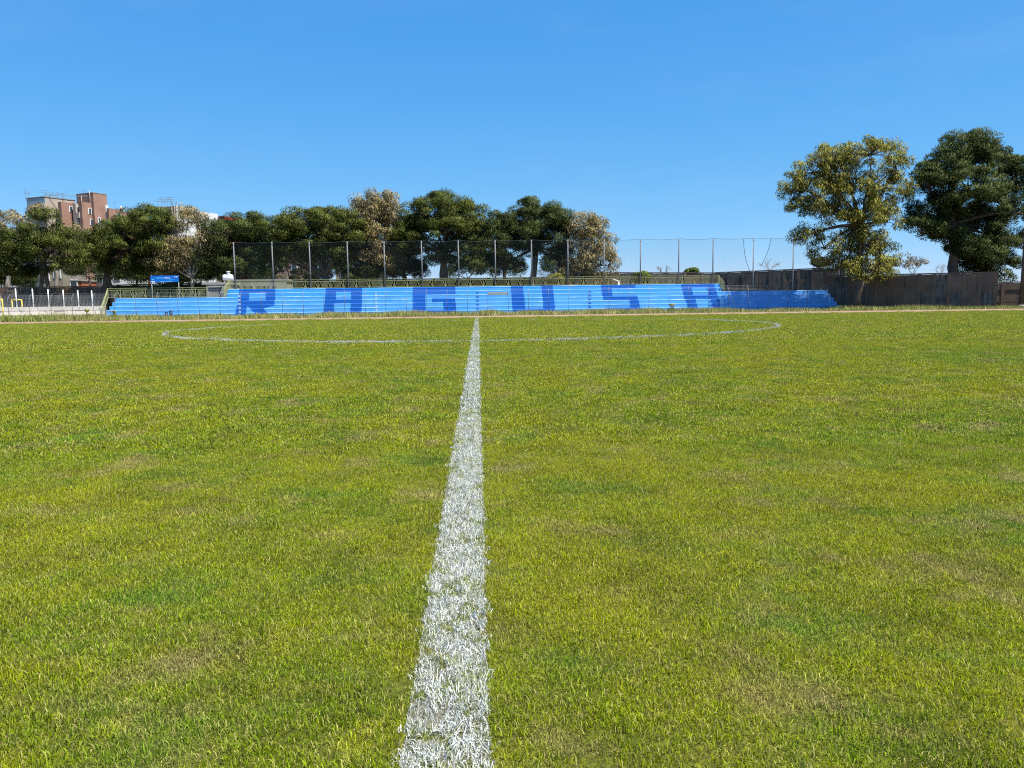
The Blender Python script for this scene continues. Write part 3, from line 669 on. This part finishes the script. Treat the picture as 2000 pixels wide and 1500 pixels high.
# ------------------------------------------------------------------ foliage
def unit(n):
    v = nr.normal(size=(n, 3)); return v/np.linalg.norm(v, axis=1)[:, None]
def clumps_in(blobs, r, dens, bottom=-.6):
    """clump centres spread over the outer part of ellipsoid blobs [(c, radii)]"""
    C = []
    for c, rad in blobs:
        area = 4*np.pi*((rad[0]*rad[1])**1.6/3+(rad[0]*rad[2])**1.6/3+(rad[1]*rad[2])**1.6/3)**(1/1.6)
        n = max(4, int(dens*area/(np.pi*r*r))); d = unit(n*3); d = d[d[:, 2] > bottom][:n]
        C.append(np.array(c)+d*np.array(rad)*(nr.uniform(.35, 1, (len(d), 1))**.5))
    return np.concatenate(C)
def leaves(C, r, per, ln, wd, mode, flat=.6):
    n = len(C)*per; ctr = np.repeat(C, per, 0); rs = np.repeat(r*nr.uniform(.65, 1.3, len(C)), per)
    d = unit(n); off = d*rs[:, None]*nr.uniform(.5, 1, (n, 1)); off[:, 2] *= flat; p = ctr+off
    if mode == 'pine': dr = d*.9+np.array((0, 0, .55))+nr.normal(0, .35, (n, 3))
    elif mode == 'droop': dr = d*.35+np.array((0, 0, -.9))+nr.normal(0, .45, (n, 3))
    else: dr = d+nr.normal(0, .6, (n, 3))
    dr /= np.linalg.norm(dr, axis=1)[:, None]; sd_ = np.cross(dr, unit(n)); sd_ /= np.linalg.norm(sd_, axis=1)[:, None]+1e-9
    L = ln*nr.uniform(.6, 1.4, (n, 1)); W = wd*nr.uniform(.6, 1.4, (n, 1))
    V = np.stack([p-sd_*W/2, p+sd_*W/2, p+dr*L], 1).reshape(-1, 3)
    N = d+np.array((0, 0, .25))+nr.normal(0, .22, (n, 3)); N /= np.linalg.norm(N, axis=1)[:, None]
    return V, np.arange(n*3).reshape(-1, 3), np.repeat(N, 3, 0)      # leaves shade as part of their rounded clump
def limb(mb, a, b, r0, r1, sag=.12, n=6, sides=6, rg=random):
    a, b = np.array(a, float), np.array(b, float); L = np.linalg.norm(b-a); k = np.array([rg.uniform(-1, 1), rg.uniform(-1, 1), rg.uniform(.2, 1)])*L*sag
    pts = [a+(b-a)*t+k*math.sin(math.pi*t)+np.array([rg.uniform(-1, 1), rg.uniform(-1, 1), 0])*L*.02 for t in np.linspace(0, 1, n)]
    mb.tube(pts, [r0+(r1-r0)*t for t in np.linspace(0, 1, n)], sides)
def tree(name, label, group, Y, blobs, base, fork, r0, leaf, kind, bark='bark', dens=1.0, clump=.85, trunks=None, depth=.8, per=0):
    if Y > 70: blobs = [(a, b, c*1.08, d*1.08) for a, b, c, d in blobs]
    dens *= 1.35
    """blobs in photo columns/rows (cx, cy, rx, ry); the crown is as deep as it is wide"""
    rg = random.Random(int(base[0])); s = Y/F
    B = []
    for i, (cx, cy, rx, ry) in enumerate(blobs):
        dy = rg.uniform(-.35, .35)*rx*s if len(blobs) > 2 else 0
        c = at(cx, cy, Y+dy); B.append((c, (rx*s, rx*s*depth, ry*s)))
    b = at(base[0], 600, Y); o = empty(name, (b[0], Y, ZG), label, 'tree', group); mb = MB(); f = at(fork[0], fork[1], Y)
    for tx in (trunks or [base[0]]):
        bb = (ax(tx, Y, 600), Y+rg.uniform(-.3, .3), ZG-.2); limb(mb, bb, f, r0, r0*.75, .03, 7, 8, rg)
    f2 = None
    C = clumps_in(B, clump, dens, -.55 if kind == 'pine' else -.95)
    for c, rad in B:
        e = np.array(c)-np.array((0, 0, rad[2]*.2)); limb(mb, f, e, r0*.42, r0*.10, .10, 7, 6, rg)
        near_ = C[np.linalg.norm((C-c)/np.array(rad), axis=1) < 1.05]
        for q in near_[::(2 if kind == 'pine' else 1)][:40]: limb(mb, e+(np.array(c)-e)*rg.random(), q, r0*.11, .012, .10, 4, 4, rg)
    mb.build('trunk', bark, o)
    if kind == 'pine': V, T, N = leaves(C, clump, per or 560, .165, .058, 'pine', .62)
    else: V, T, N = leaves(C, clump, per or 280, .22, .06, 'droop', .8)
    link('crown', np_mesh('crown', V, T, N), leaf, o); return o
TG = 'trees behind the stand'
tree('eucalyptus_tree', 'tan eucalyptus at the far left edge behind the dark pine', TG, 86, [(8, 440, 32, 30), (38, 455, 25, 32), (-20, 470, 30, 40)], (15, 600), (15, 520), .3, 'euc_tan', 'euc', 'palebark', .75)
tree('eucalyptus_tree', 'small tan eucalyptus showing between the leftmost pine and the brick tower', TG, 86, [(80, 416, 20, 10), (143, 455, 12, 18), (150, 480, 16, 20)], (110, 600), (112, 520), .25, 'euc_tan', 'euc', 'palebark', .75)
tree('pine_tree', 'dark layered pine with two trunks at the far left', TG, 76, [(88, 428, 22, 18), (120, 458, 30, 20), (60, 462, 38, 20), (30, 492, 42, 20), (100, 490, 55, 22), (135, 515, 32, 18), (20, 528, 36, 18), (65, 532, 26, 10), (-20, 500, 40, 50)], (76, 600), (86, 515), .22, 'pine_olive', 'pine', trunks=[75, 96], dens=.85)
tree('pine_tree', 'broad olive pine in front of the lower brick block', TG, 79, [(290, 435, 46, 26), (252, 452, 50, 22), (207, 472, 36, 20), (235, 490, 62, 24), (300, 480, 40, 28), (190, 500, 32, 24), (245, 520, 45, 22), (175, 478, 20, 26)], (205, 600), (208, 530), .28, 'pine_olive', 'pine', trunks=[203, 222])
tree('eucalyptus_tree', 'tan and green eucalyptus with pale limbs behind the blue sign', TG, 79, [(368, 430, 34, 22), (395, 450, 18, 26), (318, 487, 26, 14), (350, 480, 32, 20), (370, 500, 30, 22), (330, 515, 36, 18), (390, 490, 28, 28)], (374, 600), (376, 545), .26, 'euc_tan', 'euc', 'palebark', .65)
tree('pine_tree', 'dark pine standing left of the first net pole', TG, 80, [(480, 432, 32, 20), (445, 455, 45, 24), (490, 462, 30, 24), (430, 490, 35, 24), (478, 500, 42, 26), (445, 522, 44, 20), (500, 535, 30, 14)], (462, 600), (462, 530), .4, 'pine_dark', 'pine')
tree('pine_tree', 'wide olive pine with forked limbs above the letter A', TG, 79, [(590, 435, 50, 24), (640, 432, 42, 24), (545, 455, 36, 24), (605, 470, 60, 24), (660, 462, 40, 30), (575, 492, 40, 20), (640, 500, 46, 22), (530, 500, 28, 24), (690, 452, 26, 34), (528, 470, 32, 26)], (636, 600), (636, 540), .46, 'pine_olive', 'pine', trunks=[630, 644])
tree('eucalyptus_tree', 'tall tan eucalyptus between two pines left of the highest pine', TG, 81, [(735, 400, 40, 25), (715, 420, 42, 28), (760, 415, 24, 28), (705, 450, 32, 26), (745, 450, 36, 30), (730, 490, 40, 26), (760, 510, 36, 24)], (745, 600), (742, 520), .34, 'euc_tan', 'euc', 'palebark', .95)
tree('pine_tree', 'dense dark pine in the gap under the tan eucalyptus', TG, 82.5, [(700, 500, 32, 28), (785, 500, 36, 30), (745, 525, 50, 20), (790, 470, 26, 28), (800, 530, 30, 20)], (790, 600), (790, 540), .3, 'pine_dark', 'pine')
tree('pine_tree', 'highest rounded olive pine in the middle of the row', TG, 80, [(870, 405, 46, 24), (835, 425, 45, 28), (910, 425, 36, 30), (800, 450, 34, 30), (865, 455, 60, 28), (925, 455, 25, 30), (815, 482, 34, 20), (900, 485, 46, 20), (860, 508, 30, 11), (925, 515, 28, 20), (780, 465, 20, 24)], (862, 600), (866, 495), .36, 'pine_olive', 'pine', trunks=[860, 870])
tree('pine_tree', 'dark rounded pine right of the highest pine', TG, 80, [(1045, 410, 40, 20), (1075, 430, 32, 26), (1020, 435, 36, 28), (1050, 455, 55, 26), (970, 440, 30, 20), (975, 468, 32, 26), (1010, 485, 42, 20), (1075, 485, 38, 26), (985, 512, 34, 18), (1090, 515, 24, 18), (1100, 455, 18, 26), (955, 462, 26, 26)], (1043, 600), (1043, 485), .38, 'pine_dark', 'pine', trunks=[1043])
tree('pine_tree', 'slender dark pine trunk with low boughs beside the dark rounded pine', TG, 86, [(965, 500, 26, 22), (1000, 525, 26, 14), (950, 525, 22, 14)], (984, 600), (984, 505), .24, 'pine_dark', 'pine')
tree('eucalyptus_tree', 'golden tan eucalyptus at the right end of the tree row', TG, 79, [(1140, 436, 30, 20), (1165, 445, 27, 22), (1178, 470, 18, 24), (1135, 470, 30, 22), (1160, 495, 32, 20), (1190, 515, 14, 22), (1135, 520, 32, 24), (1160, 535, 26, 14), (1090, 540, 20, 14)], (1128, 600), (1130, 530), .3, 'euc_tan', 'euc', 'palebark', .95)
UG = 'dark undergrowth trees'
for i, (lab, bl) in enumerate((
    ('dark low evergreen filling the gap left of the two trunked pine', [(-15, 525, 40, 28), (30, 535, 30, 22), (10, 505, 36, 20), (50, 545, 26, 14), (10, 554, 44, 12), (-40, 550, 30, 16)]),
    ('dark low evergreen behind the sloping olive railing', [(170, 515, 26, 28), (192, 535, 20, 20), (150, 528, 18, 14)]),
    ('dark low evergreen left of the blue sign', [(262, 532, 38, 26), (290, 515, 30, 28), (228, 535, 26, 18), (300, 545, 30, 16)]),
    ('dark low evergreen right of the blue sign', [(335, 535, 36, 24), (400, 520, 40, 32), (425, 500, 30, 26), (378, 545, 40, 18), (428, 542, 28, 16), (350, 505, 34, 24)]),
    ('dark low evergreen behind the first net panel', [(500, 525, 34, 26), (530, 508, 30, 28), (470, 538, 34, 16), (455, 515, 34, 24), (520, 540, 30, 14)]),
    ('dark low evergreen showing between the limbs of the wide olive pine', [(560, 505, 30, 20), (600, 512, 30, 16), (585, 540, 26, 10), (655, 515, 28, 18), (620, 540, 24, 8)]),
    ('dark low evergreen under the tall tan eucalyptus', [(700, 515, 34, 28), (740, 530, 40, 20), (790, 528, 26, 20), (672, 535, 24, 12), (770, 505, 36, 24), (720, 545, 40, 8)]),
    ('dark low evergreen right of the highest pine trunk', [(908, 522, 26, 20), (940, 510, 24, 18), (885, 535, 16, 10)]),
    ('dark low evergreen under the golden tan eucalyptus', [(1085, 520, 26, 24), (1115, 532, 30, 18)]))):
    tree('evergreen_shrub_tree', lab, UG, 95, bl, (bl[0][0]+3*i+5, 600), (bl[0][0]+5, 545), .16, 'pine_dark', 'pine', dens=1.0, clump=1.0)
RG = 'big trees right of the stand'
tree('eucalyptus_tree', 'big olive gold eucalyptus with open branches shading the stand', RG, 65.6, [(1650, 345, 50, 34), (1690, 410, 44, 30), (1562, 352, 32, 22), (1615, 305, 38, 20), (1572, 405, 36, 22), (1760, 370, 24, 30), (1700, 300, 62, 30), (1640, 310, 40, 26), (1750, 320, 28, 36), (1590, 335, 42, 28), (1545, 372, 26, 20), (1600, 385, 45, 32), (1665, 360, 55, 38), (1725, 370, 38, 38), (1640, 420, 46, 24), (1580, 452, 32, 16), (1610, 482, 34, 26), (1690, 455, 36, 28), (1720, 500, 40, 36), (1660, 520, 40, 24), (1730, 430, 28, 30), (1560, 466, 14, 10), (1655, 500, 30, 26), (1700, 525, 38, 24), (1735, 520, 24, 26), (1625, 510, 26, 22), (1700, 478, 34, 24), (1668, 455, 30, 22)], (1672, 600), (1680, 440), .30, 'euc_olive', 'euc', 'bark', .54, clump=.55, per=140)
tree('pine_tree', 'biggest dark pine at the right edge, thick trunk over the wall', RG, 66.5, [(1890, 290, 52, 34), (1930, 320, 52, 44), (1850, 325, 48, 36), (1985, 345, 34, 44), (1815, 360, 38, 40), (1890, 375, 66, 48), (1960, 400, 60, 42), (1830, 415, 56, 36), (1905, 440, 60, 40), (1800, 455, 42, 30), (1970, 468, 56, 22), (1930, 495, 40, 32), (2040, 420, 40, 50), (1888, 485, 40, 30), (1900, 512, 34, 24), (1962, 508, 30, 22), (1845, 450, 40, 24), (1910, 525, 36, 18), (1945, 540, 34, 14)], (1862, 600), (1856, 440), .48, 'pine_dark', 'pine', dens=.95, clump=.8, per=560)

# bare and leafy shrubs beyond the walls
def shrub(name, label, px, pb, hpx, wpx, Y, leaf=None, nl=60, bark='twig', seed=0):
    rg = random.Random(seed); b = at(px, pb, Y); s = Y/F; o = empty(name, (b[0], Y, ZG), label, 'shrub' if leaf else 'bare tree', 'plants beyond the wall'); mb = MB(); tips = []
    base = np.array((b[0], Y, ZG)); neck = np.array((b[0], Y, b[2])); limb(mb, base-(0, 0, .1), neck, .12, .09, .02, 4, 5, rg)
    def grow(p, d, L, r, k):
        q = p+d*L; limb(mb, p, q, r, r*.6, .06, 3, 4, rg); tips.append(q)
        if k == 0: return
        for _ in range(rg.choice((2, 3, 3))):
            e = d+np.array([rg.gauss(0, .55), rg.gauss(0, .55), rg.gauss(.05, .3)]); e /= np.linalg.norm(e); grow(q, e, L*rg.uniform(.6, .85), r*.6, k-1)
    for i in range(5):
        a = i*1.257+rg.random(); d = np.array([math.cos(a)*.75*wpx/hpx/2, math.sin(a)*.5, .8]); d /= np.linalg.norm(d); grow(neck, d, hpx*s*.36, .035, 3)
    mb.build('branches', bark, o)
    if leaf:
        C = np.array(tips)[nr.permutation(len(tips))[:nl]]; V, T, N = leaves(C, .30, 45, .16, .09, 'any', .8); link('foliage', np_mesh('foliage', V, T, N), leaf, o)
shrub('bare_tree', 'bare twiggy tree over the black wall between two net poles', 1502, 531, 30, 56, 95, seed=1)
shrub('blossoming_tree', 'pale blossoming tree showing left of the big eucalyptus', 1600, 528, 26, 60, 90, 'paleflower', 150, seed=2)
shrub('bare_tree', 'bare grey tree in the gap between eucalyptus and biggest pine', 1782, 540, 46, 54, 90, 'paleflower', 30, seed=3)
shrub('bare_tree', 'bare twiggy tree just left of the thick pine trunk', 1835, 540, 30, 40, 95, seed=4)
shrub('green_shrub', 'bright green bush hanging over the wall above letter S', 1254, 548, 16, 46, 80.0, 'bush', 170, seed=5)
shrub('green_shrub', 'fig like green bush on top of the wall above the last letter A', 1352, 535, 11, 48, 80.5, 'bush', 120, seed=6)
shrub('bare_tree', 'row of thin dry twigs above the wall right of the bright bush', 1296, 535, 20, 60, 84, seed=7)
shrub('green_shrub', 'dusty shrub at the foot of the golden tan eucalyptus', 1085, 556, 18, 26, 77, 'euc_olive', 120, seed=8)
def bloom(px, pt, Y, label, wpx):
    b = at(px, pt, Y); o = empty('flowering_weed', (b[0], Y, ZG), label, 'plant', 'yellow flowering weeds'); H = b[2]-ZG; mb = MB(); rg = random.Random(px)
    tops = []
    for i in range(9):
        a = rg.uniform(0, 6.28); r = rg.uniform(0, wpx*Y/F/2); q = (b[0]+r*math.cos(a), Y+r*math.sin(a), ZG+H*rg.uniform(.8, 1)); limb(mb, (b[0]+.05*math.cos(a), Y, ZG-.03), q, .012, .006, .05, 4, 4, rg); tops.append(q)
    mb.build('stems', 'bush', o)
    V, T, N = leaves(np.array(tops), .10, 40, .06, .05, 'any', .5); link('flowers', np_mesh('flowers', V, T, N), 'blossom', o)
    C = np.array([(b[0]+rg.uniform(-.2, .2), Y+rg.uniform(-.2, .2), ZG+H*rg.uniform(.1, .5)) for _ in range(9)]); V, T, N = leaves(C, .16, 30, .16, .03, 'any', .9); link('leaves', np_mesh('leaves', V, T, N), 'bush', o)
bloom(1312, 594, 63.5, 'yellow flowering weed in front of the stand between S and A', 12); bloom(221, 608, 63.5, 'yellow flowering weed at the left end of the stand', 9); bloom(169, 604, 63.5, 'yellow flowering weed in front of the limestone wall', 6)
# wooden post at the right edge
o = empty('lamp_post', (ax(1995, 62), 62, ZG), 'dark upright post cut off by the right picture edge', 'post')
mb = MB(); x = ax(1996, 62, 600); mb.tube([(x, 62, ZG-.1), (x, 62, az(1996, 440, 62))], [.22, .17], 10); mb.build('shaft', 'bark', o)
mb = MB(); mb.tube([(x, 62, ZG-.1), (x, 62, ZG+.25)], .3, 10); mb.build('footing', 'concrete', o)

# ------------------------------------------------------------------ far buildings
BR = R(-27)          # the blocks are turned so that their fronts fall in shade
def block(parent, name, px, Y, ptop, wf, wr, mat, zbot=ZG):
    """box whose near vertical edge is seen at column px; front goes left, side goes back right"""
    c = at(px, ptop, Y); ca, sa = math.cos(BR), math.sin(BR); u = np.array((ca, sa, 0)); v = np.array((-sa, ca, 0))
    p0 = np.array((c[0], c[1], 0)); P = [p0-u*wf, p0, p0+v*wr, p0-u*wf+v*wr]
    mb = MB(); mb.hexa([(q[0], q[1], zbot) for q in P]+[(q[0], q[1], c[2]) for q in P]); ob = mb.build(name, mat, parent)
    return ob, p0, u, v, c[2]
def opening(par, p0, d, nrm, t, z, wd, h, frame='frame', pane='glass'):
    c = p0+d*t; mb = MB(); rz = math.atan2(d[1], d[0])
    mb.box((c[0]+nrm[0]*.03, c[1]+nrm[1]*.03, z), (wd+.16, .12, h+.16), rz); f = mb.build('window', frame, par)
    n = 2 if wd > .9 else 1
    for i in range(n):
        e = c+d*((i+.5)/n-.5)*wd; mb = MB(); mb.box((e[0]+nrm[0]*.10, e[1]+nrm[1]*.10, z), (wd/n-.10, .06, h), rz); mb.build('pane', pane, f)
def mast(par, p, h, bars, seed):
    rg = random.Random(seed); mb = MB(); mb.tube([p, (p[0], p[1], p[2]+h)], .035, 4)
    for i in range(bars):
        z = p[2]+h*(1-.2*i)-.05; w_ = rg.uniform(.5, 1.1); mb.tube([(p[0]-w_, p[1], z), (p[0]+w_*.6, p[1], z+.05)], .025, 4)
    mb.build('aerial', 'pole', par)
def apartment():
    Y = 150; o = empty('apartment_block', (ax(130, Y), Y, ZG), 'brick and cream apartment block with square brick tower behind the left trees', 'building')
    ob, p0, u, v, zt = block(o, 'cream_wing', 88, Y, 384.5, 5.2, 6.0, 'plaster')
    for nm, m, a, b in (('front_band', 'bluegrey', zt-1.6, zt-.15), ('front_wall', 'greyplaster', ZG, zt-1.6)):
        mb = MB(); c = p0-u*2.6-v*.05; mb.box((c[0], c[1], (a+b)/2), (5.2, .12, b-a-.003), BR); mb.build(nm, m, o)
    mb = MB(); c = p0-u*1.75-v*.14; mb.face([c+u*(.85*math.cos(t))+np.array((0, 0, zt-1.62+.75*math.sin(t))) for t in np.linspace(0, math.pi, 12)]); mb.build('arched_opening', 'brick', o)
    mb = MB(); c = p0-u*2.6+v*3; mb.box((c[0], c[1], zt+.05), (5.4, 6.3, .14), BR); mb.build('roof_edge', 'greyplaster', o)
    opening(o, p0, v, u, 3.6, az(110, 406, Y), 1.3, 1.4)
    mb = MB(); a = p0+v*.3; b = p0+v*6+u*4.5
    for z in (zt+.35, zt+.6): mb.tube([(a[0], a[1], z), (b[0], b[1], z)], .03, 4)
    for t in np.linspace(0, 1, 12): c = a+(b-a)*t; mb.tube([(c[0], c[1], zt-.6), (c[0], c[1], zt+.6)], .02, 4)
    mb.build('roof_railing', 'pole', o)
    ob, b1, u, v, z1 = block(o, 'brick_bay', 119, Y+.5, 394, .9, 4.0, 'brick')
    opening(o, b1, v, u, 1.9, az(132, 406, Y), .6, 1.0)
    ob, b2, u, v, z2 = block(o, 'cream_bay', 147, Y+1.5, 398, .8, 2.3, 'plaster')
    mb = MB(); c = b2+v*1.1+u*.35; mb.box((c[0], c[1], az(158, 421, Y+2)), (.9, 2.2, 1.0), BR); mb.build('balcony', 'plaster', o)
    opening(o, b2, v, u, 1.1, az(155, 410, Y+2), 1.6, 1.1); opening(o, b2, v, u*1.0, 1.1, az(158, 432, Y+2), 1.5, 1.3)
    ob, b3, u, v, z3 = block(o, 'brick_bay', 159, Y+1.0, 394, .9, 2.5, 'brick')
    opening(o, b3, v, u, 1.6, az(172, 412, Y+2), .55, 1.0); opening(o, b3, v, u, 1.8, az(173, 433, Y+2), .55, 1.0)
    ob, b4, u, v, z4 = block(o, 'brick_tower', 181.5, Y+2.5, 376.5, 4.7, 2.9, 'brick')
    mb = MB(); c = b4-u*2.35+v*1.45; mb.box((c[0], c[1], z4+.05), (4.8, 3.0, .12), BR); mb.build('tower_coping', 'greyplaster', o)
    opening(o, b4, v, u, .9, az(190, 428, Y+2), .45, .8); opening(o, b4, v, u, .9, az(190, 437, Y+2), .45, .8)
    for t in (.8, 3.2): c = b4-u*t-v*.1; mb = MB(); mb.tube([(c[0], c[1], z4-3), (c[0], c[1], z4+(.5 if t < 1 else -.3))], .06, 5); mb.build('pipe', 'plaster', o)
    ob, b5, u, v, z5 = block(o, 'white_return', 206, Y+4.5, 400.5, .7, .6, 'whiteplaster')
    ob, b6, u, v, z6 = block(o, 'brick_bay', 212, Y+4, 406.5, .6, 3.2, 'brick')
    opening(o, b6, v, u, 2.1, az(227, 421, Y+4), .8, 1.1)
    mb = MB(); c = b6+v*2.8+u*.0; mb.tube([(c[0], c[1], z6), (c[0], c[1], z6+.7)], [.35, .1], 8); mb.build('roof_vent', 'whiteplaster', o)
    ob, b7, u, v, z7 = block(o, 'rear_wing', 238, Y+7, 413, .6, 6, 'brick')
    mb = MB(); a, b = b7, b7+v*6
    for z in (z7+.35, z7+.6): mb.tube([(a[0], a[1], z), (b[0], b[1], z)], .03, 4)
    for t in np.linspace(0, 1, 8): c = a+(b-a)*t; mb.tube([(c[0], c[1], z7), (c[0], c[1], z7+.6)], .02, 4)
    mb.build('roof_railing', 'pole', o)
    for i, (px, pt, nb, pb) in enumerate(((56, 375, 2, 385), (50, 370, 1, 386), (89, 372, 3, 384), (103, 376, 1, 390), (112, 377, 3, 392), (123, 378, 3, 394), (97, 380, 2, 386), (165, 373, 1, 380), (225, 395, 1, 407))):
        p = at(px, pb, Y+3); mast(o, (p[0], p[1], p[2]-.6), (pb-pt)*Y/F+.6, nb, i)
apartment()
def white_house():
    Y = 160; o = empty('white_block', (ax(370, Y), Y, ZG), 'white flat roofed block with aerials behind the blue sign trees', 'building')
    ob, p, u, v, z = block(o, 'wall', 344, Y, 401.5, 4.6, 5.0, 'whiteplaster')
    mb = MB(); c = p-u*2.3-v*.06; mb.box((c[0], c[1], (z+ZG)/2-.05), (4.6, .14, z-ZG-.1), BR); mb.build('grey_front', 'greyplaster', o)
    opening(o, p-v*.1, -u, -v, 2.3, az(320, 415, Y), .9, .9, 'greyplaster')
    for t in (.3, 1.0): c = p-u*t-v*.2; mb = MB(); mb.tube([(c[0], c[1], z-5), (c[0], c[1], z-.1)], .07, 5); mb.build('pipe', 'plaster', o)
    ob, p2, u, v, z2 = block(o, 'lower_wing', 387, Y+5, 413, 2.2, 5.4, 'whiteplaster')
    for i, px in enumerate((309, 316, 322, 328, 334, 337)): q = at(px, 402, Y+2); mast(o, (q[0], q[1], q[2]-.3), 1.5+.5*(i % 2), 2+(i % 2), i+30)
    o = empty('red_block', (ax(430, Y), Y+20, ZG), 'dark red flat topped block peeping over the trees', 'building')
    ob, p, u, v, z = block(o, 'wall', 438, Y+20, 422.5, 2.2, 6, 'redpanel'); mb = MB(); c = p-u*1.1+v*3; mb.box((c[0], c[1], z+.06), (2.3, 6.1, .12), BR); mb.build('roof_edge', 'greyplaster', o)
white_house()
def low_house(px0, px1, pt, Y, mat, label, wins, name='low_house', roof='greyplaster'):
    x0, x1 = ax(px0, Y, pt), ax(px1, Y, pt); zt = az((px0+px1)/2, pt, Y); o = empty(name, ((x0+x1)/2, Y+3, ZG), label, 'building')
    mb = MB(); mb.box(((x0+x1)/2, Y+3, (zt+ZG)/2), (x1-x0, 6, zt-ZG)); mb.build('wall', mat, o)
    mb = MB(); mb.box(((x0+x1)/2, Y+3, zt+.1), (x1-x0+.3, 6.3, .2)); mb.build('roof', roof, o)
    for px, py in wins: opening(o, np.array((ax(px, Y, py), Y, 0)), np.array((1., 0, 0)), np.array((0, -1., 0)), 0, az(px, py, Y), .8, 1.0)
low_house(80, 121, 520, 105, 'beige', 'beige house glimpsed between the two trunks of the left pine', ((90, 540), (112, 535)))
low_house(137, 159, 549, 104, 'orange', 'small orange shed low under the left trees', ((145, 554),), 'orange_shed')
low_house(184, 250, 525, 108, 'whiteplaster', 'whitish house glimpsed low behind the broad olive pine', ((195, 545), (228, 540)))
low_house(535, 600, 500, 120, 'pink', 'pink house seen through the net under the wide olive pine', ((548, 520), (575, 522), (590, 515)))
low_house(655, 712, 525, 118, 'beige', 'low beige house behind the forked pine limbs', ((670, 535), (695, 536)), roof='orange')
